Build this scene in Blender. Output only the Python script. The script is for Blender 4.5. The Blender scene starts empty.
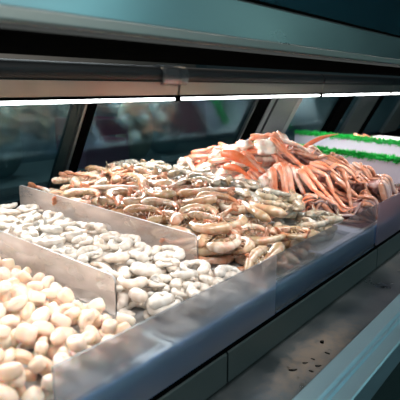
import bpy, math, random
import numpy as np
from mathutils import Vector, Matrix
random.seed(7); rng = np.random.default_rng(11)
sc = bpy.context.scene; col = sc.collection
H0 = 1.35                      # eye height; the lens stands at x=0, y=0
TILT = 0.042                   # the display bed rises slightly towards the customers
pi = math.pi
def rim_z(y): return H0 - 0.350 + TILT * (y - 0.55)

# ------------------------------------------------------------ materials
def mat(name, color=(.5,.5,.5), rough=.4, metal=0, **kw):
    m = bpy.data.materials.new(name); m.use_nodes = True
    b = m.node_tree.nodes['Principled BSDF']
    b.inputs['Base Color'].default_value = (*color, 1); b.inputs['Roughness'].default_value = rough
    b.inputs['Metallic'].default_value = metal
    for k, v in kw.items(): b.inputs[k.replace('_', ' ')].default_value = v
    return m
class G:
    def __init__(s, m): s.m = m; s.n = m.node_tree.nodes; s.l = m.node_tree.links; s.b = s.n.get('Principled BSDF')
    def add(s, t, **kw):
        n = s.n.new(t)
        for k, v in kw.items(): setattr(n, k, v)
        return n
    def noise(s, scale, detail=3, vec=None, rough=.5):
        n = s.add('ShaderNodeTexNoise'); n.inputs['Scale'].default_value = scale; n.inputs['Detail'].default_value = detail
        n.inputs['Roughness'].default_value = rough
        if vec is not None: s.l.new(vec, n.inputs['Vector'])
        return n.outputs[0]
    def ramp(s, fac, stops):
        r = s.add('ShaderNodeValToRGB'); e = r.color_ramp.elements
        while len(e) < len(stops): e.new(.5)
        for k, (p, c) in enumerate(stops): e[k].position = p; e[k].color = (*c, 1)
        s.l.new(fac, r.inputs[0]); return r.outputs[0]
    def mix(s, fac, a, b, mode='MIX'):
        m = s.add('ShaderNodeMix', data_type='RGBA', blend_type=mode)
        for sock, v in ((m.inputs[0], fac), (m.inputs[6], a), (m.inputs[7], b)):
            if isinstance(v, (int, float)): sock.default_value = v
            elif isinstance(v, tuple): sock.default_value = (*v, 1)
            else: s.l.new(v, sock)
        return m.outputs[2]
    def math(s, op, a, b=0.0, clamp=False):
        m = s.add('ShaderNodeMath', operation=op, use_clamp=clamp)
        for sock, v in ((m.inputs[0], a), (m.inputs[1], b)):
            if isinstance(v, (int, float)): sock.default_value = v
            else: s.l.new(v, sock)
        return m.outputs[0]
    def bump(s, h, strength=.3, dist=.002):
        b = s.add('ShaderNodeBump'); b.inputs['Strength'].default_value = strength; b.inputs['Distance'].default_value = dist
        s.l.new(h, b.inputs['Height']); s.l.new(b.outputs[0], s.b.inputs['Normal'])
    def set(s, name, v): s.l.new(v, s.b.inputs[name])
    def obj(s): return s.add('ShaderNodeTexCoord').outputs['Object']
    def uv(s):
        x = s.add('ShaderNodeSeparateXYZ'); s.l.new(s.add('ShaderNodeTexCoord').outputs['UV'], x.inputs[0]); return x.outputs
    def rnd(s): return s.add('ShaderNodeObjectInfo').outputs['Random']

def steel(name, color, rough, nz=30, amt=.12, stretch=(1, 12, 12)):
    m = mat(name, color, rough, 1.0); g = G(m)
    mp = g.add('ShaderNodeMapping'); mp.inputs['Scale'].default_value = stretch; g.l.new(g.obj(), mp.inputs[0])
    n = g.noise(nz, 4, mp.outputs[0])
    g.set('Roughness', g.math('ADD', g.math('MULTIPLY', n, amt * 2), rough - amt)); g.bump(n, .06, .001)
    return m
M = {}
M['tray'] = steel('tray_steel', (.86, .86, .85), .28)
M['lip'] = steel('blue_steel', (.12, .24, .44), .45)
M['rail'] = mat('rail_grey', (.036, .054, .053), .45, .2)
M['black'] = mat('black_rubber', (.0018, .002, .002), .9, Specular_IOR_Level=0)
M['darkgreen'] = mat('dark_green_panel', (.012, .03, .03), .3)
M['header'] = steel('header_steel', (.25, .33, .335), .30, 6, .08, (1, 3, 3))
M['header_lip'] = steel('header_lip_steel', (.28, .31, .29), .45)
M['roller'] = mat('roller_dark', (.006, .008, .010), .6)
M['reflector'] = steel('reflector_aluminium', (.62, .54, .47), .38, 14, .14, (1, 4, 4))
M['white_plastic'] = mat('white_plastic', (.54, .53, .62), .35)
M['post'] = steel('post_aluminium', (.16, .17, .17), .5)
M['post_edge'] = steel('post_edge', (.24, .25, .25), .5)
M['track'] = steel('track_aluminium', (.46, .68, .76), .42)
M['ice'] = mat('packed_ice', (.42, .42, .42), .3)
M['pulp'] = mat('packed_crab', (.10, .015, .02), .25)
M['juice'] = mat('crab_juice', (.18, .01, .02), .08)

# ledge: worn steel with mottling
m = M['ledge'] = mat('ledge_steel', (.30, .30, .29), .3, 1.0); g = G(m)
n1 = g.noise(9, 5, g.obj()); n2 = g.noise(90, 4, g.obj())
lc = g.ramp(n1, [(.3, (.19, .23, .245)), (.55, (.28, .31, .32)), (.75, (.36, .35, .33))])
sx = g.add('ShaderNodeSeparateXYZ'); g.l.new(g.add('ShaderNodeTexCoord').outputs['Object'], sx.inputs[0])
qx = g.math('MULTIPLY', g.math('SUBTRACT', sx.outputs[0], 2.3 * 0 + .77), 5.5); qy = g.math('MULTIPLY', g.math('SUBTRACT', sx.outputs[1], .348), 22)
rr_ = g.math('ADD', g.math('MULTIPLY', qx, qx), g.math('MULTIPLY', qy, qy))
glow_mask = g.math('ADD', g.math('SUBTRACT', 1, rr_), g.math('MULTIPLY', g.math('SUBTRACT', n2, .5), 1.6), True)
g.set('Base Color', g.mix(g.math('MULTIPLY', glow_mask, .75), lc, (.46, .34, .25)))  # warm reflection painted into the base colour as a brown patch
g.set('Metallic', g.math('SUBTRACT', 1, g.math('MULTIPLY', glow_mask, .5)))
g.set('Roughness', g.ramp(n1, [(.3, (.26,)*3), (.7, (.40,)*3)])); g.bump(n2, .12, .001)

def led():
    m = bpy.data.materials.new('led_glow'); m.use_nodes = True; g = G(m); g.n.clear()
    e = g.add('ShaderNodeEmission'); e.inputs[0].default_value = (.95, .98, 1, 1); e.inputs[1].default_value = 9
    o = g.add('ShaderNodeOutputMaterial'); g.l.new(e.outputs[0], o.inputs[0]); return m
M['led'] = led()

def acrylic(name, tint, clear, haze, rough=.25, hazecol=(.75, .70, .68)):
    """scratched clear plastic: part clear, part blurring, part whitish scuffs"""
    m = bpy.data.materials.new(name); m.use_nodes = True; g = G(m); b = g.b
    b.inputs['Base Color'].default_value = (*tint, 1); b.inputs['Transmission Weight'].default_value = 1
    b.inputs['Roughness'].default_value = rough; b.inputs['IOR'].default_value = 1.25
    t = g.add('ShaderNodeBsdfTransparent'); t.inputs[0].default_value = (*tint, 1)
    d = g.add('ShaderNodeBsdfDiffuse'); d.inputs[0].default_value = (*hazecol, 1)
    tr = g.add('ShaderNodeBsdfTranslucent'); tr.inputs[0].default_value = (*hazecol, 1)
    gl = g.add('ShaderNodeBsdfGlossy'); gl.inputs['Roughness'].default_value = .12
    a = g.add('ShaderNodeMixShader'); a.inputs[0].default_value = clear; g.l.new(b.outputs[0], a.inputs[1]); g.l.new(t.outputs[0], a.inputs[2])
    h = g.add('ShaderNodeMixShader'); h.inputs[0].default_value = .5; g.l.new(d.outputs[0], h.inputs[1]); g.l.new(tr.outputs[0], h.inputs[2])
    c = g.add('ShaderNodeMixShader'); g.l.new(a.outputs[0], c.inputs[1]); g.l.new(h.outputs[0], c.inputs[2])
    mp = g.add('ShaderNodeMapping'); mp.inputs['Scale'].default_value = (1, 1, 3); g.l.new(g.obj(), mp.inputs[0])
    n = g.noise(9, 5, mp.outputs[0]); g.l.new(g.math('MULTIPLY', n, haze * 2, True), c.inputs[0])
    f = g.add('ShaderNodeLayerWeight'); f.inputs[0].default_value = .25
    k = g.add('ShaderNodeMixShader'); g.l.new(g.math('MULTIPLY', f.outputs['Fresnel'], .55), k.inputs[0])
    g.l.new(c.outputs[0], k.inputs[1]); g.l.new(gl.outputs[0], k.inputs[2])
    g.l.new(k.outputs[0], g.n['Material Output'].inputs[0]); return m
M['divider'] = acrylic('divider_acrylic', (.98, .96, .95), .56, .30, .2, (.90, .79, .73))
M['guard'] = acrylic('guard_acrylic', (.88, .90, .94), .62, .055, .3, (.46, .50, .60))
M['guard_clear'] = acrylic('guard_acrylic_clear', (.90, .93, .96), .86, .03, .2, (.46, .50, .60))
M['guard_pink'] = acrylic('guard_acrylic_stained', (.86, .78, .86), .55, .10, .3, (.52, .42, .52))
M['acrylic_edge'] = mat('polished_acrylic_edge', (.42, .43, .44), .3)
M['clear'] = acrylic('clear_plastic', (.8, .85, .88), .8, .06)

def glass(name, tint, refl):
    m = bpy.data.materials.new(name); m.use_nodes = True; g = G(m); g.n.remove(g.b)
    t = g.add('ShaderNodeBsdfTransparent'); t.inputs[0].default_value = (*tint, 1)
    gl = g.add('ShaderNodeBsdfGlossy'); gl.inputs['Roughness'].default_value = .13; gl.inputs[0].default_value = (.8, .95, 1, 1)
    f = g.add('ShaderNodeFresnel'); f.inputs[0].default_value = 1.5
    k = g.add('ShaderNodeMixShader'); g.l.new(g.math('MULTIPLY', f.outputs[0], refl), k.inputs[0])
    g.l.new(t.outputs[0], k.inputs[1]); g.l.new(gl.outputs[0], k.inputs[2])
    g.l.new(k.outputs[0], g.n['Material Output'].inputs[0]); return m
M['glass'] = glass('case_glass', (.60, .74, .78), .40)
M['topglass'] = glass('upper_glass', (.5, .8, .85), 1.6)

# --- seafood
def wet(m, sss, radius, scale=.01, coat=.6, rough=.3):
    b = m.node_tree.nodes['Principled BSDF']
    b.inputs['Subsurface Weight'].default_value = sss; b.inputs['Subsurface Radius'].default_value = radius
    b.inputs['Subsurface Scale'].default_value = scale; b.inputs['Coat Weight'].default_value = coat
    b.inputs['Coat Roughness'].default_value = .12; b.inputs['Roughness'].default_value = rough
def scallop_mat():
    m = mat('scallop_flesh'); g = G(m); o = g.obj()
    base = g.ramp(g.rnd(), [(0, (.88, .64, .47)), (.35, (.90, .70, .55)), (.7, (.88, .75, .62)), (1, (.90, .60, .41))])
    n = g.noise(55, 4, o)
    c = g.mix(g.math('MULTIPLY', n, .35), base, (.93, .85, .76))
    n2 = g.noise(24, 2, o)
    c = g.mix(g.ramp(n2, [(.60, (0,)*3), (.78, (.55,)*3)]), c, (.80, .36, .14))
    g.set('Base Color', c); g.bump(g.noise(120, 3, o), .25, .001); wet(m, .5, (1, .5, .3), .006, .35, .38); return m
M['scallop'] = scallop_mat()
def peeled_mat():
    m = mat('peeled_shrimp_flesh'); g = G(m); u = g.uv(); o = g.obj()
    base = g.ramp(g.rnd(), [(0, (.66, .57, .49)), (.4, (.77, .68, .59)), (.75, (.60, .56, .51)), (1, (.77, .61, .48))])
    seg = g.math('ABSOLUTE', g.math('SINE', g.math('MULTIPLY', u[0], 6 * pi)))
    c = g.mix(g.math('MULTIPLY', g.math('POWER', seg, 6), .3), base, (.90, .88, .84))
    c = g.mix(g.math('MULTIPLY', g.noise(60, 4, o), .30), c, (.50, .46, .42))
    g.set('Base Color', c); g.bump(g.noise(150, 3, o), .2, .001); wet(m, .45, (.8, .7, .6), .006, .7, .3); return m
M['peeled'] = peeled_mat()
def shell_mat(name, stops, tipcol, bandcol, band=.55, tip=.8):
    m = mat(name); g = G(m); u = g.uv(); o = g.obj()
    base = g.ramp(g.rnd(), stops)
    dors = g.math('ABSOLUTE', g.math('SUBTRACT', g.math('MULTIPLY', u[1], 2), 1))      # 0 along the belly, 1 along the back
    c = g.mix(g.math('MULTIPLY', g.math('POWER', dors, 2), .25), base, bandcol)
    seg = g.math('ABSOLUTE', g.math('COSINE', g.math('MULTIPLY', u[0], 6 * pi)))
    c = g.mix(g.math('MULTIPLY', g.math('POWER', seg, 8), band), c, bandcol)
    n = g.noise(45, 4, o)
    c = g.mix(g.ramp(n, [(.48, (0,)*3), (.68, (.7,)*3)]), c, (.80, .73, .64))
    c = g.mix(g.ramp(g.noise(28, 3, o), [(.52, (0,)*3), (.66, (.55,)*3)]), c, tipcol)
    ends = g.math('MAXIMUM', g.math('MULTIPLY', g.math('SUBTRACT', u[0], .72), 3.2, True), g.math('MULTIPLY', g.math('SUBTRACT', .06, u[0]), 9, True))
    c = g.mix(g.math('MULTIPLY', ends, tip), c, tipcol)
    g.set('Base Color', c); g.bump(g.noise(180, 3, o), .15, .001); wet(m, .25, (1, .5, .3), .005, 1.0, .2); return m
M['shell_orange'] = shell_mat('orange_shrimp_shell', [(0, (.46, .25, .13)), (.25, (.54, .40, .26)), (.5, (.36, .25, .13)), (.75, (.62, .52, .42)), (1, (.54, .23, .12))], (.62, .17, .07), (.36, .20, .10), .55, .8)
M['shell_grey'] = shell_mat('grey_shrimp_shell', [(0, (.34, .29, .20)), (.3, (.44, .40, .32)), (.6, (.30, .31, .29)), (.8, (.56, .47, .34)), (1, (.40, .30, .18))], (.46, .24, .11), (.14, .13, .11), .55, .5)
def crab_mat(name, top, mid, pale):
    m = mat(name); g = G(m); u = g.uv(); o = g.obj()
    n = g.math('ADD', g.noise(32, 4, o), g.math('MULTIPLY', g.math('SUBTRACT', g.rnd(), .5), .75))
    v = g.math('ADD', g.math('ABSOLUTE', g.math('SUBTRACT', g.math('MULTIPLY', u[1], 2), 1)), g.math('MULTIPLY', g.math('SUBTRACT', n, .5), 1.3))
    jt = g.math('POWER', g.math('ABSOLUTE', g.math('COSINE', g.math('MULTIPLY', u[0], 4 * pi))), 10)
    v = g.math('ADD', v, g.math('MULTIPLY', jt, .45))
    c = g.ramp(v, [(.25, pale), (.62, mid), (1.0, top)])
    c = g.mix(g.ramp(g.noise(70, 3, o), [(.5, (0,)*3), (.75, (.35,)*3)]), c, (.90, .78, .70))
    c = g.mix(g.math('MULTIPLY', g.rnd(), .25), c, mid)
    g.set('Base Color', c); g.bump(g.noise(110, 3, o), .4, .0015); wet(m, .2, (1, .4, .25), .006, .5, .32); return m
M['crab'] = crab_mat('crab_shell', (.80, .21, .08), (.86, .44, .31), (.90, .74, .66))
M['crab_vivid'] = crab_mat('crab_shell_vivid', (.85, .17, .05), (.88, .26, .12), (.90, .42, .28))
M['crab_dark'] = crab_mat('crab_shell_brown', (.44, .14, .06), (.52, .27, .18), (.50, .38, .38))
m = M['crab_meat'] = mat('crab_meat'); g = G(m); o = g.obj()
g.set('Base Color', g.ramp(g.noise(40, 4, o), [(.35, (.78, .52, .42)), (.5, (.90, .84, .74)), (.7, (.93, .90, .84))])); g.bump(g.noise(90, 4, o), .6, .003); wet(m, .3, (1, .7, .5), .008, .3, .45)
m = M['crab_body'] = mat('crab_body_grey'); g = G(m); o = g.obj()
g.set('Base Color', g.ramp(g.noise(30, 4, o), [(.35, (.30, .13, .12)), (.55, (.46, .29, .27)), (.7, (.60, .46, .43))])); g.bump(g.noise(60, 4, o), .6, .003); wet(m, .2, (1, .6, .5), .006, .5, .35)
m = M['garland'] = mat('green_plastic', (.02, .50, .10), .4); g = G(m)
g.set('Base Color', g.ramp(g.noise(60, 3, g.obj()), [(.3, (.004, .32, .04)), (.55, (.012, .52, .085))]))
m = M['floor'] = mat('hall_floor', (.03, .045, .05), .35); g = G(m); g.set('Base Color', g.ramp(g.noise(3, 3, g.obj()), [(.3, (.02, .03, .035)), (.7, (.05, .065, .07))]))
M['hallwall'] = mat('hall_wall', (.12, .19, .22), .6)
M['ceil'] = mat('hall_ceiling', (.06, .09, .10), .7)
M['water'] = mat('water', (.9, .95, .95), .03, Transmission_Weight=1.0, IOR=1.33)

# ------------------------------------------------------------ mesh helpers
def link(name, me, parent=None):
    o = bpy.data.objects.new(name, me); col.objects.link(o)
    if parent is not None: o.parent = parent
    return o
def mesh(name, V, F, m, uv=None, smooth=True):
    me = bpy.data.meshes.new(name); me.from_pydata([tuple(v) for v in V], [], F); me.materials.append(m)
    if uv is not None:
        L = me.uv_layers.new(name='UVMap')
        for lp in me.loops: L.data[lp.index].uv = uv[lp.vertex_index]
    if smooth: me.polygons.foreach_set('use_smooth', [True] * len(me.polygons))
    me.update(); return me
def tag(o, label, cat, group=None, kind=None):
    if label: o['label'] = label
    if cat: o['category'] = cat
    if group: o['group'] = group
    if kind: o['kind'] = kind
    return o
def empty(name, loc=(0, 0, 0)):
    o = bpy.data.objects.new(name, None); o.location = loc; o.empty_display_size = .05; col.objects.link(o); return o
class MB:
    def __init__(s): s.V = []; s.F = []
    def add(s, V, F):
        k = len(s.V); s.V += [tuple(v) for v in V]; s.F += [tuple(i + k for i in f) for f in F]
    def box(s, x0, x1, y0, y1, z0, z1, sh=0):
        """sh: z added per metre of y (for things on the tilted bed)"""
        V = [(x, y, z + sh * (y - y0)) for x in (x0, x1) for y in (y0, y1) for z in (z0, z1)]
        s.add(V, [(0, 1, 3, 2), (4, 6, 7, 5), (0, 4, 5, 1), (2, 3, 7, 6), (0, 2, 6, 4), (1, 5, 7, 3)])
    def prism(s, prof, x0, x1):
        """prof = (y,z) polygon extruded along x"""
        n = len(prof); V = [(x0, *p) for p in prof] + [(x1, *p) for p in prof]
        s.add(V, [tuple(range(n))[::-1], tuple(range(n, 2 * n))] + [(i, (i + 1) % n, n + (i + 1) % n, n + i) for i in range(n)])
    def build(s, name, m, parent=None, bevel=0, smooth=False):
        me = mesh(name, s.V, s.F, m, smooth=smooth)
        o = link(name, me, parent)
        if bevel:
            b = o.modifiers.new('b', 'BEVEL'); b.width = bevel; b.segments = 3; b.limit_method = 'ANGLE'; b.angle_limit = .6
        return o
def sweep(P, R, n=12, up=(0, 0, 1), cap=True):
    """tube through points P; R = list of (in-plane radius, out-of-plane radius). v=.5 side is +normal"""
    P = [Vector(p) for p in P]; N = len(P); V = []; UV = []; F = []; up = Vector(up)
    for i, p in enumerate(P):
        t = (P[min(i + 1, N - 1)] - P[max(i - 1, 0)]).normalized()
        a = up.cross(t).normalized(); b = t.cross(a).normalized()
        for k in range(n):
            q = 2 * pi * k / n
            V.append(p + a * (math.cos(q) * R[i][0]) + b * (math.sin(q) * R[i][1]))
            w = abs(((k / n) * 2) % 2 - 1)         # 1 at +a, 0 at -a
            UV.append((i / (N - 1), .5 + w * .5))
    for i in range(N - 1):
        for k in range(n):
            F.append((i * n + k, i * n + (k + 1) % n, (i + 1) * n + (k + 1) % n, (i + 1) * n + k))
    if cap:
        for i, j in ((0, 0), (N - 1, 1)):
            V.append(P[i]); UV.append((float(j), .7)); c = len(V) - 1
            for k in range(n):
                f = (c, i * n + (k + 1) % n, i * n + k) if i == 0 else (c, i * n + k, i * n + (k + 1) % n)
                F.append(f)
    return V, F, UV

# ------------------------------------------------------------ seafood shapes
def vnoise(p, s, seed):
    x, y, z = p[0] * s + seed, p[1] * s + seed * 1.7, p[2] * s - seed
    return (math.sin(x * 1.3 + math.sin(y * 1.1)) + math.sin(y * 1.7 + math.sin(z * 1.3)) + math.sin(z * 1.9 + math.sin(x * .9))) / 3
def make_scallop(seed):
    r = random.Random(seed); R = .0150 * r.uniform(.92, 1.08); h = .0105 * r.uniform(.9, 1.25); sq = r.uniform(.86, 1.0)
    if seed % 3 == 1: sq = r.uniform(.62, .72); h *= .78
    V = []; F = []; nu, nv = 20, 11
    for j in range(nv):
        ph = -pi / 2 + pi * j / (nv - 1)
        cz = math.copysign(abs(math.sin(ph)) ** .62, math.sin(ph)); cr = abs(math.cos(ph)) ** .55
        for i in range(nu):
            th = 2 * pi * i / nu
            p = [R * cr * math.cos(th), R * sq * cr * math.sin(th), h * cz]
            d = 1 + .10 * vnoise(p, 90, seed) + .03 * vnoise(p, 260, seed + 3)
            V.append((p[0] * d, p[1] * d, p[2] * d * (1 + .10 * math.cos(th + seed))))
    for j in range(nv - 1):
        for i in range(nu): F.append((j * nu + i, j * nu + (i + 1) % nu, (j + 1) * nu + (i + 1) % nu, (j + 1) * nu + i))
    F.append(tuple(range(nu))[::-1]); F.append(tuple((nv - 1) * nu + i for i in range(nu)))
    return mesh('scallop', V, F, M['scallop'])
def spine(L, curl, bias, wob, N):
    """planar arc of total angle curl whose bend grows towards the tail"""
    pts = []; x = y = z = 0.; th = 0.
    for i in range(N):
        s = i / (N - 1); pts.append([x, y, z])
        k = curl * ((1 - bias) + 2 * bias * s); th += k / (N - 1)
        x += L / (N - 1) * math.cos(th); y += L / (N - 1) * math.sin(th); z += wob * L / (N - 1) * math.sin(s * pi * 1.5)
    c = np.mean(pts, axis=0)
    return [Vector(p) - Vector(c) for p in pts]
def make_shrimp(name, L, R, curl, bias, mt, fan, legs, seed, ridged=.11):
    r = random.Random(seed); N = 37
    P = spine(L, curl, bias, r.uniform(-.14, .14), N); RR = []
    for i in range(N):
        s = i / (N - 1)
        prof = (s / .15) ** .45 if s < .15 else 1
        prof *= (.90 + .10 * math.sin(min(s / .3, 1) * pi / 2)) * (1 - .66 * max(0, s - .2) / .8)
        prof *= 1 + ridged * ((((s * 6) % 1) - .5) if ridged > .1 and ridged < .15 else (abs(math.sin(s * 6 * pi)) - .6)) + .09 * vnoise(P[i], 110, seed)
        prof *= 1 if s < .96 else 1 - (s - .96) / .04 * .5
        RR.append((R * max(prof, .12), R * .86 * max(prof, .12)))
    V, F, UV = sweep(P, RR, 12)
    V = [v + (v.normalized() * (.0006 * vnoise(v, 300, seed) + (.0013 if R > .013 else .0007) * vnoise(v, 120, seed + 1))) for v in V]
    body = mesh(name, V, F, mt, UV); kids = []
    up = Vector((0, 0, 1))
    if fan:
        t = (P[-1] - P[-3]).normalized(); a = up.cross(t); fv = []; ff = []; fu = []
        for k, sp in enumerate((-.62, -.3, 0, .3, .62)):
            d = (t + up * sp * .8 + a * sp * r.uniform(.1, .5)).normalized(); w = d.cross(a).normalized()
            ln = L * (.20 if k != 2 else .16)
            Q = [P[-1] - t * .003 + d * ln * q for q in (0, .25, .5, .75, 1)]
            v, f, u = sweep(Q, [(.0012, R * .18), (.0012, R * .34), (.001, R * .40), (.0008, R * .32), (.0005, R * .1)], 8, up=w)
            k0 = len(fv); fv += v; fu += [(.93, q[1]) for q in u]; ff += [tuple(i + k0 for i in x) for x in f]
        kids.append(mesh('tail_fan', fv, ff, mt, fu))
    if legs:
        fv = []; ff = []; fu = []
        for j in range(6):
            i = int((.10 + j * .13) * N); t = (P[i + 1] - P[i]).normalized(); a = up.cross(t)     # +a is the inner side
            for sgn in (-1, 1):
                st = P[i] + a * RR[i][0] * .75 + up * sgn * R * .35
                d = (a * 1 + t * r.uniform(.2, .9) + up * sgn * .25).normalized(); ln = R * r.uniform(.9, 1.3)
                Q = [st + d * ln * q for q in (0, .5, 1)]
                v, f, u = sweep(Q, [(R * .12, R * .07), (R * .13, R * .05), (R * .04, R * .02)], 6, up=up)
                k0 = len(fv); fv += v; fu += [(.05, q[1]) for q in u]; ff += [tuple(i2 + k0 for i2 in x) for x in f]
        kids.append(mesh('swimming_legs', fv, ff, mt, fu))
    return body, kids

# ------------------------------------------------------------ heaps: items dropped one by one on a height map
CELL = .004; GX0, GY0, GNX, GNY = .0, .38, 780, 240
HM = np.full((GNX, GNY), -9.0)
def grid(x, y): return np.clip(((x - GX0) / CELL).astype(int), 0, GNX - 1), np.clip(((y - GY0) / CELL).astype(int), 0, GNY - 1)
XS = GX0 + (np.arange(GNX) + .5) * CELL; YS = GY0 + (np.arange(GNY) + .5) * CELL
def verts_of(me, kids=()):
    a = np.array([v.co[:] for v in me.vertices]); return a
def land(P):
    ix, iy = grid(P[:, 0], P[:, 1]); return float(np.max(HM[ix, iy] - P[:, 2]))
def stamp(P):
    ix, iy = grid(P[:, 0], P[:, 1])
    for dx, dy in ((0, 0), (1, 0), (0, 1), (1, 1)):
        jx = np.minimum(ix + dx, GNX - 1); jy = np.minimum(iy + dy, GNY - 1); np.maximum.at(HM, (jx, jy), P[:, 2] - (.001 if dx or dy else 0))
def heap(variants, target, x0, x1, y0, y1, n, margin, sink=.003, tilt=.25, scl=(.9, 1.1), flip=True, tries=24, tol=.0, accept=None):
    """variants = [(mesh, kids)], returns placed (object, position)"""
    out = []; VS = [verts_of(v[0]) for v in variants]; miss = 0
    while len(out) < n and miss < 90:
        best = None
        for _ in range(tries):
            k = random.randrange(len(variants)); x = random.uniform(x0 + margin, x1 - margin); y = random.uniform(y0 + margin, y1 - margin)
            e = .01
            sx = (target(x + e, y) - target(x - e, y)) / (2 * e); sy = (target(x, y + e) - target(x, y - e)) / (2 * e)
            q = Matrix.Rotation(random.gauss(0, tilt), 3, 'X') @ Matrix.Rotation(random.gauss(0, tilt), 3, 'Y') @ Matrix.Rotation(random.uniform(0, 2 * pi), 3, 'Z')
            if flip and random.random() < .5: q = q @ Matrix.Rotation(pi, 3, 'X')
            nn = Vector((-sx * .8, -sy * .8, 1)).normalized(); q = Vector((0, 0, 1)).rotation_difference(nn).to_matrix() @ q
            s = random.uniform(*scl); P = VS[k] @ np.array(q).T * s + np.array((x, y, 0))
            if accept and not accept(x, y): continue
            if P[:, 0].min() < x0 or P[:, 0].max() > x1 or P[:, 1].min() < y0 or P[:, 1].max() > y1: continue
            z = land(P) - sink; topz = z + P[:, 2].max() - target(x, y)
            if best is None or topz < best[0]: best = (topz, k, q, s, x, y, z, P)
        if best is None: miss += 1; continue
        if best[0] > tol: miss += 1; continue
        topz, k, q, s, x, y, z, P = best
        P = P.copy(); P[:, 2] += z; stamp(P)
        me, kids = variants[k]
        o = link(me.name.split('.')[0], me); o.matrix_world = Matrix.Translation((x, y, z)) @ q.to_4x4() @ Matrix.Scale(s, 4)
        for kd in kids: link(kd.name.split('.')[0], kd, o)
        out.append(o)
    return out

def dome(x, cx, w):                    # smooth bump 1 at cx, 0 at +-w
    t = min(1, abs(x - cx) / w); return (1 - t * t)
BAY = .2465; XD = [.486 - BAY, .486, .7325, .979, 1.2255, 1.905, 2.44]
Y0, Y1 = .445, 1.20
def t_scallop(x, y): return rim_z(y) + .003 + .040 * dome(y, .66, .34) * (.6 + .4 * dome(x, .30, .2)) - .015 * max(0, (x - .44) / .04)
def t_peeled(x, y): return rim_z(y) + .005 + .020 * dome(y, .8, .45) * dome(x, .61, .2)
def t_shell(x, y): return rim_z(y) + .014 + (.030 + .045 * dome(y, .95, .42)) * (dome(x, 1.02, .42)) * (1 if y > .6 else .35 + .65 * max(0, y - .45) / .15)
CX, CY, CA, CB = 1.47, .84, .258, .39
def t_crab(x, y):
    d = math.sqrt(((x - CX) / CA) ** 2 + ((y - CY) / CB) ** 2)
    return rim_z(y) + .010 + .094 * max(0, 1 - d ** 2.4)

def core(name, x0, x1, y0, y1, f, m, drop, label, cat):
    """packed bed under a heap, also the start of the height map"""
    nx, ny = 28, 40; V = []; F = []
    for i in range(nx + 1):
        for j in range(ny + 1):
            x = x0 + (x1 - x0) * i / nx; y = y0 + (y1 - y0) * j / ny
            V.append((x, y, f(x, y) - drop + .002 * vnoise((x, y, 0), 160, 2)))
    n = len(V)
    for v in V[:n]: V.append((v[0], v[1], rim_z(v[1]) - .045))
    W = ny + 1
    for i in range(nx):
        for j in range(ny):
            a = i * W + j; F.append((a, a + W, a + W + 1, a + 1)); F.append((n + a, n + a + 1, n + a + W + 1, n + a + W))
    for i in range(nx):
        a = i * W; F.append((a, n + a, n + a + W, a + W)); a += ny; F.append((a, a + W, n + a + W, n + a))
    for j in range(ny):
        a = j; F.append((a, a + 1, n + a + 1, n + a)); a = nx * W + j; F.append((a, n + a, n + a + 1, a + 1))
    o = link(name, mesh(name, V, F, m)); tag(o, label, cat, kind='stuff')
    ix = np.where((XS > x0) & (XS < x1))[0]; iy = np.where((YS > y0) & (YS < y1))[0]
    for a in ix:
        for b in iy: HM[a, b] = f(XS[a], YS[b]) - drop
    return o

# ------------------------------------------------------------ the hall around
def struct(name, mb, m):
    o = mb.build(name, m); o['kind'] = 'structure'; return o
b = MB(); b.box(-4, 9, -4, 7.2, -.1, 0); struct('floor', b, M['floor'])
b = MB(); b.box(-4, 9, 7, 7.2, 0, 3.6); struct('wall_back', b, M['hallwall'])
b = MB(); b.box(9, 9.2, -4, 7.2, 0, 3.6); struct('wall_right', b, M['hallwall'])
b = MB(); b.box(-4, 9, -4, 7.2, 3.6, 3.7); struct('ceiling', b, M['ceil'])

b = MB(); b.box(-2, 8.5, 6.9, 6.999, H0 + .36, H0 + .62); o = b.build('trim_1', mat('pale_board', (.30, .28, .26), .6)); o['kind'] = 'structure'
# ------------------------------------------------------------ display case
XA, XB = -.5, 5.2
case = empty('display_case', (2.3, .8, 0)); tag(case, 'refrigerated seafood display case with dark sloping glass and steel frame, holding all the trays', 'display case')
def part(name, mb, m, parent=case, bevel=0, smooth=False):
    o = mb.build(name, m, parent, bevel, smooth)
    o.matrix_parent_inverse = Matrix.Translation(case.location).inverted() if parent is case else Matrix.Identity(4); return o
Z = lambda b_: H0 + b_
b = MB(); b.box(XA, XB, .34, 1.40, .12, Z(-.47)); part('base_cabinet', b, M['darkgreen'])
b = MB(); b.box(XA, XB, .38, 1.30, .0, .12); part('plinth', b, M['black'])
b = MB(); b.box(XA, XB, .445, 1.36, Z(-.469), Z(-.41)); part('deck', b, M['rail'])
b = MB(); b.prism([(.430, Z(-.405)), (.437, Z(-.405)), (.437, Z(-.364)), (.435, Z(-.354)), (.430, Z(-.352)), (.4275, Z(-.355))], XA, XB); part('front_lip', b, M['lip'], bevel=.001)
b = MB(); b.box(XA, XB, .421, .446, Z(-.4125), Z(-.4010)); part('gap_seal', b, M['black'])
for x0, x1 in ((XA, .593), (.597, 1.272), (1.276, 2.45), (2.455, XB)):
    b = MB(); b.prism([(.418, Z(-.4665)), (.431, Z(-.4665)), (.431, Z(-.412)), (.420, Z(-.412)), (.418, Z(-.414))], x0, x1); part('rail', b, M['rail'], bevel=.0008)
b = MB(); b.box(XA, XB, .310, .431, Z(-.474), Z(-.4675)); part('work_ledge', b, M['ledge'])
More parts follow.
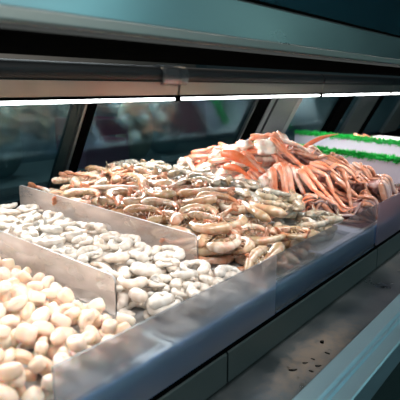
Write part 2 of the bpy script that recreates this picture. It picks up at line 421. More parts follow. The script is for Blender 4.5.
# sliding-door track: stepped, ridged aluminium
b = MB(); b.prism([(.312, Z(-.4745)), (.312, Z(-.461)), (.310, Z(-.459)), (.283, Z(-.461)), (.281, Z(-.463)), (.279, Z(-.467)), (.276, Z(-.467)), (.274, Z(-.463)),
                   (.272, Z(-.463)), (.2715, Z(-.470)), (.2495, Z(-.474)), (.247, Z(-.477)), (.246, Z(-.52)), (.312, Z(-.52))], XA, XB); part('door_track', b, M['track'], bevel=.0006)
b = MB(); b.box(XA, XB, .262, .30, .2, Z(-.52)); part('lower_door', b, M['darkgreen'])
# header over the service opening, with roof panel behind it
b = MB(); b.prism([(.398, Z(.0665)), (.398, Z(.1135)), (.404, Z(.1165)), (.44, Z(.1165)), (.44, Z(.0665))], XA, XB); part('header', b, M['header'], bevel=.001)
b = MB(); b.prism([(.396, Z(.0535)), (.394, Z(.056)), (.396, Z(.066)), (.400, Z(.066)), (.398, Z(.0535))], XA, XB); part('header_lip', b, M['header_lip'], bevel=.0008)
b = MB(); b.prism([(.4405, Z(.0535)), (.4405, Z(.10)), (.755, Z(.10)), (.755, Z(.0535))], XA, XB); part('roof_panel', b, M['black'])
b = MB(); b.prism([(.405, Z(.1168)), (.405, Z(.1215)), (.412, Z(.1215)), (.412, Z(.1168))], XA, XB); part('gasket', b, M['black'])
b = MB(); b.prism([(.413, Z(.1168)), (.417, Z(.1168)), (.52, Z(.42)), (.516, Z(.42))], XA, XB); part('upper_glass', b, M['topglass'])
# sloping customer-side glass: foot y=1.35 z=-.31, head y=1.195 z=-.03
GT, GBt = (1.190, -.02), (1.360, -.335)
def gl(t, off=0): 
    y = GBt[0] + (GT[0] - GBt[0]) * t; z = GBt[1] + (GT[1] - GBt[1]) * t
    return (y + off * .88, Z(z + off * .47))
def strip(x0, x1, o0, o1): 
    b = MB(); b.prism([gl(0, o0), gl(0, o1), gl(1, o1), gl(1, o0)], x0, x1); return b
panes = [(XA, .945), (1.0, 1.90), (2.30, 2.83), (2.98, 3.10), (3.52, 3.95), (4.3, XB)]
for x0, x1 in panes: part('glass_pane', strip(x0, x1, 0, .005), M['glass'])
for x0, x1, o_, m_, nm in ((.965, 1.0, -.012, 'black', 'mullion'), (.955, .965, -.010, 'post_edge', 'mullion_edge'), (.92, .955, .0, 'rail', 'mullion_edge'),
        (1.91, 2.005, -.016, 'black', 'mullion'), (1.90, 1.912, -.012, 'post', 'mullion_edge'), (2.005, 2.045, -.018, 'post', 'mullion_edge'), (2.045, 2.062, -.012, 'black', 'mullion_edge'),
        (2.062, 2.255, -.02, 'post', 'corner_post'), (2.255, 2.30, -.022, 'post_edge', 'mullion_edge'),
        (2.83, 2.98, -.015, 'black', 'mullion'), (3.10, 3.40, -.02, 'post', 'corner_post'), (3.40, 3.52, -.015, 'black', 'mullion'), (3.95, 4.3, -.02, 'post', 'corner_post')):
    part(nm, strip(x0, x1, o_, .012), M[m_])
b = MB(); b.box(XA, XB, 1.345, 1.375, Z(-.41), Z(-.337)); part('glass_sill', b, M['black'])

# ------------------------------------------------------------ roller covers and LED strips
def fixture(x0, x1, label, gaps=()):
    t = empty('strip_light', ((x0 + x1) / 2, 1.1, Z(.03))); tag(t, label, 'light', 'strip lights along the glass')
    inv = Matrix.Translation(t.location).inverted()
    def pp(mb, name, m, bevel=0, smooth=False):
        o = mb.build(name, m, t, bevel, smooth); o.matrix_parent_inverse = inv; return o
    V, F, U = sweep([(x0 + .004, 1.115, Z(.041)), (x1 - .004, 1.115, Z(.041))], [(.027, .027)] * 2, 28); b = MB(); b.add(V, F); pp(b, 'roller_cover', M['roller'], smooth=True).modifiers.new('e', 'EDGE_SPLIT')
    b = MB(); b.prism([(1.092, Z(.0195)), (1.100, Z(-.022)), (1.135, Z(-.022)), (1.135, Z(.017))], x0 + .002, x1 - .002); pp(b, 'reflector', M['reflector'], .001)
    b = MB(); b.prism([(1.098, Z(-.0222)), (1.0955, Z(-.0295)), (1.136, Z(-.0295)), (1.136, Z(-.0222))], x0 + .002, x1 - .002); pp(b, 'tube_holder', M['black'])
    xs = [x0 + .006] + [g_ for g_ in gaps] + [x1 - .006]
    for k in range(len(xs) - 1):
        V, F, U = sweep([(xs[k] + .003, 1.108, Z(-.0345)), (xs[k + 1] - .003, 1.108, Z(-.0345))], [(.0048, .0048)] * 2, 14); b = MB(); b.add(V, F); pp(b, 'led_tube', M['led'], smooth=True)
    for x in (x0 + .006, x1 - .006):
        b = MB(); b.box(x - .004, x + .004, 1.100, 1.120, Z(-.042), Z(-.0277)); pp(b, 'end_cap', M['black'], .001)
    return t
FX = [(-.35, 1.262, 'strip light nearest the scallops under its dark roller cover', ()), (1.268, 2.335, 'strip light above the shrimp and crab, with a dark roller cover', (1.69,)),
      (2.341, 3.37, 'strip light above the green garlands, with a dark roller cover', (2.554,)), (3.376, 4.5, 'strip light beyond the garlands, last one down the case', ())]
for x0, x1, lab, gp in FX: fixture(x0, x1, lab, gp)
t = empty('added_header_lamp', (1.9, .43, Z(.062))); tag(t, 'unseen slim strip light added behind the steel header lip to light the food evenly', 'light')  # added strip, hidden from view by the lip, to even the light on the food
V, F, U = sweep([(-.4, .430, Z(.0635)), (4.4, .430, Z(.0635))], [(.003, .003)] * 2, 10); b = MB(); b.add(V, F); o = b.build('led_tube', M['led'], t, smooth=True); o.matrix_parent_inverse = Matrix.Translation(t.location).inverted()
# clear sleeve at the first joint
V, F, U = sweep([(1.17, 1.112, Z(.038)), (1.19, 1.112, Z(.038)), (1.29, 1.112, Z(.038)), (1.295, 1.112, Z(.038))], [(.034, .034), (.035, .035), (.035, .035), (.034, .034)], 28, cap=False)
o = link('clear_sleeve', mesh('clear_sleeve', V, F, M['clear'])); tag(o, 'clear curved plastic sleeve round the joint of two dark roller covers', 'sleeve')
o.modifiers.new('s', 'SOLIDIFY').thickness = .002

# ------------------------------------------------------------ trays
def tray(x0, x1, label, m='tray', wide=0):
    g_ = .0012; x0 += g_; x1 -= g_; r = .011; wz = .004; dp = .044
    V = []; F = []
    def ring(a, dz): 
        k = len(V)
        for x, y in ((x0 + a, .440 + a), (x1 - a - (wide if a > .005 else 0), .440 + a + wide * .3 * (a > .005)), (x1 - a - (wide if a > .005 else 0), 1.225 - a), (x0 + a, 1.225 - a)): V.append((x, y, rim_z(y) + dz))
        return k
    rs = [ring(.0, -wz), ring(.0, 0), ring(r, 0), ring(r + .004, -dp), ring(r + .0055, -dp - .0015), ring(r + .002, -wz)]
    for p, q in list(zip(rs, rs[1:])) + [(rs[-1], rs[0])]:
        if p == rs[3] or q == rs[4] and p == rs[3]: continue
        for k in range(4): F.append((p + k, p + (k + 1) % 4, q + (k + 1) % 4, q + k))
    F.append(tuple(rs[3] + k for k in range(4))); F.append(tuple(rs[4] + k for k in (3, 2, 1, 0)))
    o = link('seafood_tray', mesh('seafood_tray', V, F, M[m], smooth=False)); bv = o.modifiers.new('b', 'BEVEL'); bv.width = .0025; bv.segments = 3; bv.limit_method = 'ANGLE'
    return tag(o, label, 'tray', 'seafood trays')
tray(XD[0] - .10, XD[1], 'steel tray filled with cream scallops')
tray(XD[1], XD[2], 'steel tray filled with white peeled shrimp')
tray(XD[2], XD[3], 'steel tray filled with orange-tinged shell-on shrimp')
tray(XD[3], XD[4], 'tray with a white front corner, filled with grey shell-on shrimp', 'white_plastic', .030)
tray(XD[4], XD[5], 'wide tray under the tall heap of crab legs')
tray(XD[5], XD[6], 'tray between the two green-topped white panels')
tray(XD[6], XD[6] + .6, 'tray beyond the farther green-topped white panel')

# ------------------------------------------------------------ clear dividers and guards
def divider(x, label, y0=.555, y1=1.21, h=.067):
    mb = MB(); t = .0014; r = .012
    prof = [(y0, rim_z(y0) + .001)]
    for k in range(5): q = pi - k * pi / 8; prof.append((y0 + r + r * math.cos(q), rim_z(y0) + h - r + r * math.sin(q)))
    for k in range(5): q = pi / 2 - k * pi / 8; prof.append((y1 - r + r * math.cos(q), rim_z(y1) + h - r + r * math.sin(q)))
    prof.append((y1, rim_z(y1) + .001)); prof = prof[::-1]
    mb.prism(prof, x - t, x + t); o = mb.build('divider', M['divider'])
    e = MB(); n = len(prof)                                   # the bright polished edge
    for k in range(n - 1):
        (a, c), (d, f) = prof[k], prof[k + 1]
        e.add([(x - t, a, c), (x + t, a, c), (x + t, d, f), (x - t, d, f), (x - t, a, c + .0009), (x + t, a, c + .0009), (x + t, d, f + .0009), (x - t, d, f + .0009)],
              [(0, 3, 2, 1), (4, 5, 6, 7), (0, 1, 5, 4), (2, 3, 7, 6), (1, 2, 6, 5), (0, 4, 7, 3)])
    e.build('polished_edge', M['acrylic_edge'], o)
    return tag(o, label, 'divider', 'clear plastic dividers')
divider(XD[1], 'scuffed clear plastic divider between the scallops and the peeled shrimp')
divider(XD[2], 'scuffed clear plastic divider between the peeled shrimp and the orange shrimp', .59)
divider(XD[3], 'clear plastic divider half buried between orange and grey shrimp', .80, 1.215)
def guard(x0, x1, label, m='guard'):
    b = MB(); b.box(x0, x1, .4185, .4220, Z(-.4005), Z(-.288)); o = b.build('splash_guard', M[m])
    return tag(o, label, 'guard', 'clear plastic front guards')
guard(.276, .742, 'clear plastic front guard before the scallops and peeled shrimp')
guard(.744, 1.246, 'clear plastic front guard before the shell-on shrimp trays', 'guard_clear')
guard(1.262, 1.93, 'clear plastic front guard before the crab, with a pinkish tint', 'guard_pink')
guard(1.94, 3.2, 'clear plastic front guard farthest along, beyond the crab')
for x, lab in ((XD[5], 'nearer'), (XD[6], 'farther')):
    b = MB(); y0 = .45; Y2 = 1.215 if x < 2.2 else 1.29
    b.prism([(y0, rim_z(y0) + .001), (Y2, rim_z(Y2) + .001), (Y2, rim_z(Y2) + .082), (y0, rim_z(y0) + .082)], x - .006, x + .006)
    tag(b.build('white_panel', M['white_plastic'], bevel=.002), {'nearer': 'white upright panel directly behind the crab heap', 'farther': 'white upright panel farther off, behind the empty-looking bay'}[lab], 'panel', 'white panels between far trays')
    # garland of short plastic fronds along the top edge
    V = []; F = []; rr = random.Random(int(x * 10))
    N = 2200
    for k in range(N):
        y = y0 + (Y2 - y0) * k / N; zc = rim_z(y) + .088
        ang = rr.uniform(0, 2 * pi); ln = rr.uniform(.012, .025); s_ = rr.uniform(-.6, .6)
        d = Vector((math.cos(ang), s_, math.sin(ang))).normalized(); c = Vector((x, y, zc)); w = d.cross(Vector((0, 1, 0))).normalized() * .0022; w2 = Vector((0, .0022, 0))
        k0 = len(V); p = c + d * .003; q = c + d * ln * .6; e = c + d * ln
        V += [p - w2, p + w2, q + w2 * 1.2 + w * .4, e, q - w2 * 1.2 + w * .4, c + d * ln * .5 + w]
        F += [(k0, k0 + 1, k0 + 2, k0 + 3, k0 + 4), (k0, k0 + 5, k0 + 3, k0 + 4), (k0 + 1, k0 + 5, k0), (k0 + 1, k0 + 2, k0 + 3, k0 + 5)]
    v, f, u = sweep([(x, y0 + (Y2 - y0) * t, rim_z(y0 + (Y2 - y0) * t) + .088) for t in (0, .25, .5, .75, 1)], [(.0055, .0055)] * 5, 10, up=(0, 0, 1)); k0 = len(V); V += v; F += [tuple(i + k0 for i in q) for q in f]
    tag(link('green_garland', mesh('green_garland', V, F, M['garland'], smooth=False)),
        {'nearer': 'bright green plastic garland along the nearer white panel, behind the crab', 'farther': 'bright green plastic garland along the farther white panel'}[lab], 'garland', 'green garlands')

def aty(px, py, Y):
    ps, t_ = math.radians(38.6), math.radians(12.6); f_ = Vector((math.cos(t_) * math.cos(ps), math.cos(t_) * math.sin(ps), -math.sin(t_))); r_ = Vector((math.sin(ps), -math.cos(ps), 0)); u_ = r_.cross(f_)
    d = f_ * 500 + r_ * (px - 200) + u_ * (200 - py); k = Y / d.y; return Vector((d.x * k, Y, H0 + d.z * k))
# ------------------------------------------------------------ scallops
_ps, _th = math.radians(38.6), math.radians(12.6)
def seen(x, y):                 # leaves out what lies well outside the frame
    z = rim_z(y) - H0; c, s_ = math.cos, math.sin
    dep = x * c(_th) * c(_ps) + y * c(_th) * s_(_ps) - z * s_(_th); return 200 + 500 * (x * s_(_ps) - y * c(_ps)) / dep > -70 and 200 - 500 * (x * s_(_th) * c(_ps) + y * s_(_th) * s_(_ps) + z * c(_th)) / dep < 440
core('crushed_ice', XD[0] - .085, XD[1] - .014, Y0 + .012, Y1 - .005, t_scallop, M['ice'], .032, 'ice packed under the scallops', 'ice')
SV = [(make_scallop(i), ()) for i in range(12)]
sc_objs = heap(SV, t_scallop, XD[0] - .085, XD[1] - .016, Y0 + .004, 1.10, 299, .012, sink=.006, tilt=.8, scl=(.84, 1.34), tries=60, tol=.030, accept=seen); print('scallops', len(sc_objs))
# ------------------------------------------------------------ peeled shrimp
core('crushed_ice', XD[1] + .014, XD[2] - .014, Y0 + .012, Y1 + .005, t_peeled, M['ice'], .028, 'ice packed under the peeled shrimp', 'ice')
PV = [make_shrimp('peeled_shrimp', .088 * s, .0122, c, .35, M['peeled'], i % 3 == 0, False, 40 + i, .16) for i, (s, c) in enumerate([(1, 4.0), (1.08, 3.5), (.95, 4.4), (1.05, 3.0), (.92, 3.8), (1.1, 4.7), (1, 2.6)])]
pe_objs = heap(PV, t_peeled, XD[1] + .004, XD[2] - .004, Y0 + .004, Y1 + .01, 299, .012, sink=.007, tilt=.42, scl=(.85, 1.15), tries=50, tol=.026, accept=seen); print('peeled', len(pe_objs))
# ------------------------------------------------------------ shell-on shrimp, orange then grey
core('crushed_ice', XD[2] + .014, XD[4] - .044, Y0 + .012, Y1 + .005, t_shell, M['ice'], .038, 'ice packed under the shell-on shrimp', 'ice')
cs = [(1, 2.3), (1.1, 1.7), (.95, 2.9), (1.05, 3.3), (1.15, 1.3), (1, 2.0)]
OV = [make_shrimp('orange_shrimp', .128 * s, .0150, c, .3, M['shell_orange'], True, True, 60 + i) for i, (s, c) in enumerate(cs)]
GV = [make_shrimp('grey_shrimp', .116 * s, .0142, c, .3, M['shell_grey'], True, True, 80 + i) for i, (s, c) in enumerate(cs)]
or_objs = heap(OV, t_shell, XD[2] + .003, XD[3] + .05, Y0 + .004, Y1 + .01, 190, .02, sink=.008, tilt=.42, scl=(.82, 1.1), tries=40, tol=.026, accept=seen); print('orange', len(or_objs))
gr_objs = heap(GV, t_shell, XD[3] + .004, XD[4] - .034, Y0 + .012, Y1 + .01, 190, .02, sink=.008, tilt=.42, scl=(.82, 1.1), tries=40, tol=.026); print('grey', len(gr_objs))

# ------------------------------------------------------------ crab clusters, legs draped over the heap
core('crab_meltwater', XD[4] + .014, XD[5] - .014, Y0 + .012, Y1 + .005, t_crab, M['pulp'], .030, 'dark red packed bed under the crab legs', 'crab juice')
def hm_max(x, y, r):
    a0, a1 = int((x - r - GX0) / CELL), int((x + r - GX0) / CELL) + 1; b0, b1 = int((y - r - GY0) / CELL), int((y + r - GY0) / CELL) + 1
    v = HM[max(a0, 0):a1, max(b0, 0):b1]; return float(v.max()) if v.size else -9
LX0, LX1, LY0, LY1 = XD[4] + .012, XD[5] - .03, .452, 1.20
def clampxy(x, y):
    if x > 1.9: return min(max(x, (1.925 if x < 2.43 else 2.46)), 2.42 if x < 2.43 else 3.0), min(max(y, .455), 1.2)
    d = math.hypot((x - CX) / CA, (y - CY) / CB)
    if d > 1.0: x, y = CX + (x - CX) / d, CY + (y - CY) / d
    return min(max(x, LX0), LX1), min(max(y, LY0), LY1)
def leg(path, R, mt, parent, name='leg', lift=0):
    """path = plan joints; each joint rests on the heap, segments bulge and pinch at the joints"""
    J = []
    for i, (x, y) in enumerate(path):
        x, y = clampxy(x, y); r = R * (1 - .19 * i); z = hm_max(x, y, r * .6); z = max(z, rim_z(y) - .038)
        J.append(Vector((x, y, z + r * .55 + lift * (i == len(path) - 1))))
    P = []; RR = []; U_ = []
    nseg = len(J) - 1
    for i in range(nseg):
        r0 = R * (1 - .19 * i); n = 9
        for k in range(n + (i == nseg - 1)):
            t = k / n; p = J[i].lerp(J[i + 1], t)
            zz = hm_max(p.x, p.y, r0 * .4)
            if p.z < zz + r0 * .2: p.z = zz + r0 * .2
            pin = .80 + .24 * max(0, math.sin(min(1, .12 + t) * pi)) + .22 * max(0, (t - .7) / .3) if i < nseg - 1 else (1.0 - .85 * t ** 1.3)
            if t < .1: pin = .62
            P.append(p); RR.append((r0 * pin, r0 * pin * .78)); U_.append((i + t) / nseg)
    for _ in range(2):
        for k in range(1, len(P) - 1): P[k].z = (P[k - 1].z + 2 * P[k].z + P[k + 1].z) / 4
    V, F, UV = sweep(P, RR, 12)
    # shell colour: red on the upper side, pale below
    UV2 = []
    for k, v in enumerate(V):
        i = min(k // 12, len(P) - 1); UV2.append((U_[i], .5 + .5 * max(0, min(1, .5 + .5 * (v.z - P[i].z) / max(RR[i][1], 1e-4)))))
    stamp(np.array([v[:] for v in V])); return link(name, mesh(name, V, F, mt, UV2), parent)
def lump(c, r, m, parent, name, seed):
    V = []; F = []; nu, nv = 26, 17
    for j in range(nv):
        ph = -pi / 2 + pi * j / (nv - 1)
        for i in range(nu):
            th = 2 * pi * i / nu; p = Vector((math.cos(ph) * math.cos(th), math.cos(ph) * math.sin(th), math.sin(ph) * .75))
            d = 1 + .24 * vnoise(p, 3.4, seed) + .16 * vnoise(p, 8, seed + 2) + .07 * vnoise(p, 19, seed); V.append(Vector(c) + p * r * d)
    for j in range(nv - 1):
        for i in range(nu): F.append((j * nu + i, j * nu + (i + 1) % nu, (j + 1) * nu + (i + 1) % nu, (j + 1) * nu + i))
    stamp(np.array([v[:] for v in V])); return link(name, mesh(name, V, F, m), parent)
def cluster(x, y, ang, size, mt, meat, label, group, nl=None, spread=.24, seed=0, claw=True):
    r = random.Random(seed); R = .0100 * size; nl = nl or r.choice((3, 4, 4))
    z = max(hm_max(x, y, .015), rim_z(y) - .040); t = empty('crab_leg_cluster', (x, y, z)); tag(t, label, 'crab legs', group)
    inv = Matrix.Translation(t.location).inverted()
    o = lump((x, y, z - .002), (.029 if meat == 'crab_meat' else .026) * size, M[meat], t, 'shoulder', seed); o.matrix_parent_inverse = inv
    for k in range(nl):
        a = ang + (k - (nl - 1) / 2) * spread + r.gauss(0, .15); off = (k - (nl - 1) / 2) * .016 * size
        px, py = x - math.sin(ang) * off + math.cos(a) * .012, y + math.cos(ang) * off + math.sin(a) * .012
        L = [(r.uniform(.05, .085), 0), (.026, r.uniform(-.7, .7)), (.056, r.uniform(-.6, .6)), (.045, r.uniform(-.5, .5))]
        pts = [(px, py)]; aa = a
        for ln, da in L:
            aa += da; ln *= size * r.uniform(.9, 1.1) * (1 - .06 * k); pts.append((pts[-1][0] + math.cos(aa) * ln, pts[-1][1] + math.sin(aa) * ln))
        o = leg(pts, R * r.uniform(.85, 1.1), mt, t, 'leg'); o.matrix_parent_inverse = inv
    return t
TOPS = []
rc = random.Random(9)
crab = []
def cl(*a, **k): crab.append(cluster(*a, seed=len(crab) + 3, **k))
def holes(x, y, a, L=.2):
    v = []
    for t in (0, .05, .1, .15, L):
        X, Y = clampxy(x + math.cos(a) * t, y + math.sin(a) * t); v.append(hm_max(X, Y, .012) - t_crab(X, Y))
    return sum(v) / len(v)
for n in range(130):
    best = None
    for _ in range(26):
        q = rc.uniform(0, 2 * pi); d = math.sqrt(rc.random()) * .97; x, y = CX + CA * d * math.cos(q), CY + CB * d * math.sin(q)
        x, y = max(x, LX0 + .02), max(y, .48)
        a = rc.gauss(-1.35, .38) if rc.random() < .82 else rc.gauss(.1, .5)
        if y < .60: a = rc.gauss(-.75, .4)
        if x > 1.60: a = rc.gauss(-1.9, .3)
        h = holes(x, y, a)
        if best is None or h < best[0]: best = (h, x, y, a)
    h, x, y, a = best
    if h > .024: continue
    front = y < .66 or (y < .80 and x > 1.40)
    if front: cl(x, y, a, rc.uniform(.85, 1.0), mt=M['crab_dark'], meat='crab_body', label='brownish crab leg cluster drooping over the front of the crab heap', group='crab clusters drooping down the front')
    elif x < 1.38: cl(x, y, a, rc.uniform(.95, 1.15), mt=M['crab'], meat='crab_meat', label='orange and white crab leg cluster on the shrimp side of the crab heap', group='crab clusters beside the shrimp')
    else: cl(x, y, a, rc.uniform(.95, 1.15), mt=M['crab'], meat='crab_meat', label='pinkish orange crab leg cluster lying across the top of the crab heap', group='crab clusters on top of the heap')
def stray(px0, py0, X0, px1, py1, X1, R_, label):
    a0, a1 = aty(px0, py0, 1), aty(px1, py1, 1); p0 = Vector((0, 0, H0)) + (a0 - Vector((0, 0, H0))) * (X0 / a0.x); p1 = Vector((0, 0, H0)) + (a1 - Vector((0, 0, H0))) * (X1 / a1.x)
    P = []; RR = []; n = 16
    for k in range(n + 1):
        t = k / n; P.append(p0.lerp(p1, t) + Vector((0, 0, .012 * math.sin(t * pi)))); RR.append((R_ * (.75 + .3 * math.sin(min(1, t * 1.5) * pi) if t < .6 else R_ and (.78 - .55 * (t - .6) / .4)),) * 2)
    V, F, UV = sweep(P, RR, 12); t = link('crab_limb', mesh('crab_limb', V, F, M['crab_vivid'], [(u, 1) for u, v in UV])); tag(t, label, 'crab leg')
for px, py, X_, a_, s_ in ((207, 158, 1.27, -1.2, 1.0), (217, 153, 1.30, -1.0, .9), (234, 146, 1.36, -1.3, 1.15), (266, 168, 1.36, -1.0, 1.2), (246, 156, 1.34, -1.2, .8)):
    q_ = aty(px, py, 1); cl(X_, q_.y * X_ / q_.x, a_, s_, mt=M['crab'], meat='crab_meat', nl=2, label='crab leg cluster with fluffy white meat showing, at the shrimp side of the heap', group='crab clusters with fluffy white meat')
stray(222, 153, 1.235, 258, 171, 1.26, .0155, 'thick vivid orange crab leg slanting down beside the white meat at the shrimp side')
stray(224, 167, 1.23, 250, 178, 1.245, .011, 'second vivid orange crab leg, just below the thick one at the shrimp side')
stray(300, 150, 1.62, 338, 134, 1.78, .008, 'thin orange crab leg poking up from the heap towards the green garlands')
for x, y, a in ((1.97, .56, -.4), (1.98, .66, .2), (2.1, .50, .3)):
    cl(x, y, a, 1.0, mt=M['crab'], meat='crab_meat', label='pinkish crab leg cluster lying low in the bay beyond the crab heap', group='crab clusters beyond the heap')
core('crushed_ice', XD[6] + .016, XD[6] + .58, Y0 + .012, Y1 + .005, lambda x, y: rim_z(y) + .055 * min(1, 6 * max(0, min(x - XD[6] - .01, y - Y0, 1.21 - y))), M['ice'], .0, 'ice heaped in the bay beyond the farther garland', 'ice')
for x, y, a in ((2.56, 1.10, -1.5), (2.62, 1.0, -1.4), (2.56, .98, -1.7), (2.70, 1.08, -1.3)):
    for lv in range(1): cl(x + .04 * lv, y, a + .2 * lv, .9, mt=M['crab'], meat='crab_meat', label='pale crab leg cluster showing over the farther green garland', group='crab clusters behind the farther garland')
cl(1.56, .90, -2.0, 1.0, nl=3, mt=M['crab'], meat='crab_meat', label='crab leg cluster forming the highest peak of the crab heap', group='crab clusters on top of the heap')
print('clusters', len(crab))

# ------------------------------------------------------------ names for the shrimp and scallops
def where(o): return o.matrix_world.translation
def rest(objs, zones):
    for o in objs:
        p = where(o)
        for test, lab, cat, grp in zones:
            if test(p, o): tag(o, lab, cat, grp); break
rest(sc_objs, [(lambda p, o: p.y < .56, 'cream sea scallop at the front of the scallop tray, near the clear front guard', 'scallop', 'scallops at the front of their tray'),
               (lambda p, o: p.x > .43, 'cream sea scallop lying along the steel rim or divider beside the peeled shrimp', 'scallop', 'scallops along the divider'),
               (lambda p, o: p.y < .75, 'plump peach-cream sea scallop in the middle of the scallop heap', 'scallop', 'scallops in the middle of the heap'),
               (lambda p, o: True, 'cream sea scallop at the far back of the scallop heap', 'scallop', 'scallops at the back of the heap')])
rest(pe_objs, [(lambda p, o: p.y < .62, 'curled white peeled shrimp at the front end of its tray', 'shrimp', 'peeled shrimp at the front'),
               (lambda p, o: p.y < .85, 'curled white peeled shrimp in the middle of its tray', 'shrimp', 'peeled shrimp in the middle'),
               (lambda p, o: True, 'curled greyish peeled shrimp at the back of its tray near the glass', 'shrimp', 'peeled shrimp at the back')])
rest(or_objs, [(lambda p, o: p.y < .68, 'orange-tinged shell-on shrimp at the front of the heap, near the front guard', 'shrimp', 'orange shrimp at the front'),
               (lambda p, o: p.y < .9, 'orange-tinged shell-on shrimp in the middle of the heap beside the divider', 'shrimp', 'orange shrimp in the middle'),
               (lambda p, o: True, 'orange-tinged shell-on shrimp at the back of the heap near the glass', 'shrimp', 'orange shrimp at the back')])
rest(gr_objs, [(lambda p, o: p.y < .68, 'grey-brown shell-on shrimp at the front, near the white tray corner', 'shrimp', 'grey shrimp at the front'),
               (lambda p, o: p.y < .9, 'grey-brown shell-on shrimp in the middle, next to the crab legs', 'shrimp', 'grey shrimp in the middle'),
               (lambda p, o: True, 'grey-brown shell-on shrimp at the back, below the white crab meat', 'shrimp', 'grey shrimp at the back')])

def stand_out(objs, what, tray_):
    fr = min(objs, key=lambda o: where(o).y); bk = max(objs, key=lambda o: where(o).y); hi = max((o for o in objs if o not in (fr, bk)), key=lambda o: where(o).z)
    rt = max((o for o in objs if o not in (fr, bk, hi)), key=lambda o: where(o).x)
    fr['label'] = f'{what} lying closest to the clear front guard in {tray_}'; bk['label'] = f'{what} lying farthest back, closest to the sloping glass, in {tray_}'
    hi['label'] = f'{what} at the highest point of the heap in {tray_}'; rt['label'] = f'{what} farthest towards the green garlands in {tray_}'
stand_out(sc_objs, 'sea scallop', 'the scallop tray'); stand_out(pe_objs, 'peeled shrimp', 'the peeled shrimp tray')
stand_out(or_objs, 'orange-tinged shrimp', 'the orange shrimp heap'); stand_out(gr_objs, 'grey-brown shrimp', 'the grey shrimp heap')
# ------------------------------------------------------------ dim things beyond the glass
tb = empty('dark_table', (2.2, 2.6, 0)); tag(tb, 'long dark table standing beyond the sloping glass', 'table'); inv = Matrix.Translation(tb.location).inverted()
b = MB(); b.box(.4, 4.2, 2.3, 3.0, .82, .86); o = b.build('table_top', M['rail'], tb, .004); o.matrix_parent_inverse = inv
for x in (.5, 4.1):
    for y in (2.36, 2.94): b = MB(); b.box(x - .03, x + .03, y - .03, y + .03, 0, .82); o = b.build('leg', M['rail'], tb); o.matrix_parent_inverse = inv
def crate(x, y, w, d, h, m, label):
    b = MB(); t = .012; z = .862
    b.box(x, x + w, y, y + d, z, z + t)
    for q in ((x, x + w, y, y + t), (x, x + w, y + d - t, y + d), (x, x + t, y + t, y + d - t), (x + w - t, x + w, y + t, y + d - t)): b.box(*q, z + t, z + h * .55); b.box(*q, z + h * .65, z + h)
    for cx in (x, x + w - t):
        for cy in (y, y + d - t): b.box(cx, cx + t, cy, cy + t, z + h * .55, z + h * .65)
    tag(b.build('crate', m, bevel=.003), label, 'crate', 'crates beyond the glass')
crate(1.02, 2.4, .30, .3, .26, mat('pale_blue_plastic', (.16, .45, .62), .5), 'dim pale blue crate beyond the glass left of the first mullion')
crate(1.95, 2.45, .36, .3, .30, mat('maroon_plastic', (.20, .05, .10), .5), 'dim maroon crate beyond the glass right of the first mullion')
for i, (x, y, c) in enumerate(((.62, 2.5, (.22, .18, .09)), (.82, 2.72, (.16, .15, .08)), (1.45, 2.6, (.10, .16, .15)), (2.5, 2.6, (.2, .2, .13)), (2.85, 2.65, (.12, .2, .2)))):
    V = []; F = []; nu, nv = 20, 14
    for j in range(nv):
        ph = -pi / 2 + pi * j / (nv - 1); cz = math.copysign(abs(math.sin(ph)) ** .7, math.sin(ph)); cr = abs(math.cos(ph)) ** .5
        for k in range(nu):
            th_ = 2 * pi * k / nu; d = 1 + .12 * math.sin(3 * th_ + i + cz) + .05 * math.sin(7 * th_ + 5 * cz); V.append((.13 * cr * math.cos(th_) * d, .12 * cr * math.sin(th_) * d, .20 + .20 * cz))
    for j in range(nv - 1):
        for k in range(nu): F.append((j * nu + k, j * nu + (k + 1) % nu, (j + 1) * nu + (k + 1) % nu, (j + 1) * nu + k))
    o = link('sack', mesh('sack', V, F, mat('sack_cloth', c, .8))); o.location = (x, y, .862)
    tag(o, ('olive sack on the dark table beyond the glass, at its near end', 'second olive sack on the dark table, behind the near one', 'grey-green sack between the blue and maroon crates', 'khaki sack right of the maroon crate', 'teal-grey sack at the far right of the row beyond the glass')[i], 'sack', 'sacks beyond the glass')
# ------------------------------------------------------------ water drops on the ledge
def drop_mesh(seed):
    r = random.Random(seed); V = []; F = []; nu, nv = 12, 5
    for j in range(nv):
        ph = pi / 2 * j / (nv - 1)
        for i in range(nu):
            th = 2 * pi * i / nu; d = 1 + .25 * math.sin(th * 2 + seed) + .12 * math.sin(th * 3 + seed * 2)
            V.append((math.cos(ph) * math.cos(th) * d, math.cos(ph) * math.sin(th) * d, math.sin(ph) * .32))
    for j in range(nv - 1):
        for i in range(nu): F.append((j * nu + i, j * nu + (i + 1) % nu, (j + 1) * nu + (i + 1) % nu, (j + 1) * nu + i))
    F.append(tuple(range(nu))[::-1]); F.append(tuple((nv - 1) * nu + i for i in range(nu)))
    return mesh('water_drop', V, F, M['water'])
DM = [drop_mesh(i) for i in range(4)]

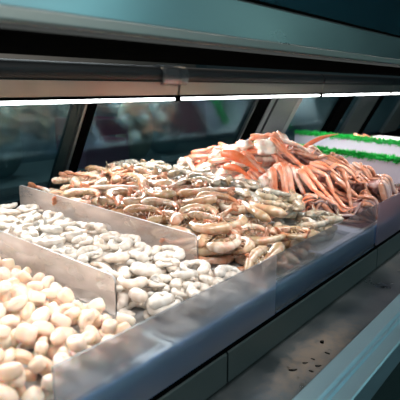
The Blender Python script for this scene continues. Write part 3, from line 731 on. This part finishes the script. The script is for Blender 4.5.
# ------------------------------------------------------------ camera
psi = math.radians(38.6); th = math.radians(12.6)
Fw = Vector((math.cos(th) * math.cos(psi), math.cos(th) * math.sin(psi), -math.sin(th))); Rt = Vector((math.sin(psi), -math.cos(psi), 0)); Up = Rt.cross(Fw)
cd = bpy.data.cameras.new('camera'); cam = bpy.data.objects.new('camera', cd); col.objects.link(cam)
cam.matrix_world = Matrix(((Rt.x, Up.x, -Fw.x, 0), (Rt.y, Up.y, -Fw.y, 0), (Rt.z, Up.z, -Fw.z, H0), (0, 0, 0, 1)))
cd.sensor_width = 36; cd.lens = 45; cd.clip_start = .02; cd.dof.use_dof = True; cd.dof.focus_distance = 1.12; cd.dof.aperture_fstop = 7.5
sc.camera = cam
def at(px, py, z):
    d = Fw * 500 + Rt * (px - 200) + Up * (200 - py); k = (z - H0) / d.z; return Vector((d.x * k, d.y * k, z))
DR = [(302, 386, .0035), (309, 384, .003), (293, 370, .0028), (288, 368, .0022), (305, 363, .002), (322, 342, .0028), (327, 353, .002), (318, 366, .0022), (330, 350, .0018), (384, 287, .0032), (399, 272, .003), (311, 371, .0018), (298, 378, .002), (313, 359, .0016), (392, 283, .002)]
for i, (px, py, s) in enumerate(DR):
    o = link('water_drop', DM[i % 4]); p = at(px, py, Z(-.4675)); o.location = p; o.scale = (s * 2.3, s * 1.7, s * 1.6); o.rotation_euler.z = i * 1.3
    far = px > 360
    tag(o, 'water drop on the steel ledge, far along by the bright glare' if far else 'small water drop on the worn steel ledge, in the brownish patch', 'water drop', 'water drops far along the ledge' if far else 'water drops on the ledge')

# ------------------------------------------------------------ light
w = bpy.data.worlds.new('world'); sc.world = w; w.use_nodes = True
bg = w.node_tree.nodes['Background']; bg.inputs[0].default_value = (.10, .20, .23, 1); bg.inputs[1].default_value = .6
def area(name, loc, target, sx, sy, power, color):
    l = bpy.data.lights.new(name, 'AREA'); l.shape = 'RECTANGLE'; l.size = sx; l.size_y = sy; l.energy = power; l.color = color
    o = bpy.data.objects.new(name, l); col.objects.link(o); o.location = loc
    d = (Vector(target) - Vector(loc)); o.rotation_euler = d.to_track_quat('-Z', 'Y').to_euler(); return o
for x0, x1, lab, gp in FX:
    area('led_light', ((x0 + x1) / 2, 1.100, Z(-.045)), ((x0 + x1) / 2, .80, Z(-.34)), (x1 - x0) * .98, .012, 5.2 * (x1 - x0), (1, .95, .90))
area('added_header_led_light', (1.9, .432, Z(.0595)), (1.9, .70, Z(-.34)), 4.6, .01, 9.8, (1, .96, .92)).data.spread = 2.0  # light of the added strip behind the header lip
area('added_background_light', (1.8, 3.0, 3.0), (1.8, 2.6, .9), 2.5, .4, 60, (.85, .97, 1))  # unseen light added to brighten the background beyond the glass
area('aisle_lamp', (3, 5.2, 3.3), (3, 6.9, 1.8), 4, .3, 30, (1, .93, .85))
area('hall_lamp', (1.2, -1.0, 3.2), (.9, .7, 1), 2.2, 1.2, 24, (1, .96, .92))
area('warm_lamp', (4.9, 2.5, 3.3), (4.9, 2.5, 0), 1.4, .5, 8, (1, .74, .5))
area('shop_window', (1.6, -2.6, 2.0), (1.4, .4, 1.1), 1.5, 1.3, 11, (.58, .86, .93))
area('shop_window', (5.2, -2.6, 2.1), (3.5, .4, 1.1), .6, 1.2, 3.5, (.6, .95, .9))
area('shop_window', (2.75, -2.6, 2.0), (2.5, .4, 1.1), .35, 1.3, 5.5, (.45, .92, 1))

sc.view_settings.view_transform = 'Standard'; sc.view_settings.look = 'None'; sc.view_settings.gamma = 1; sc.view_settings.exposure = 0
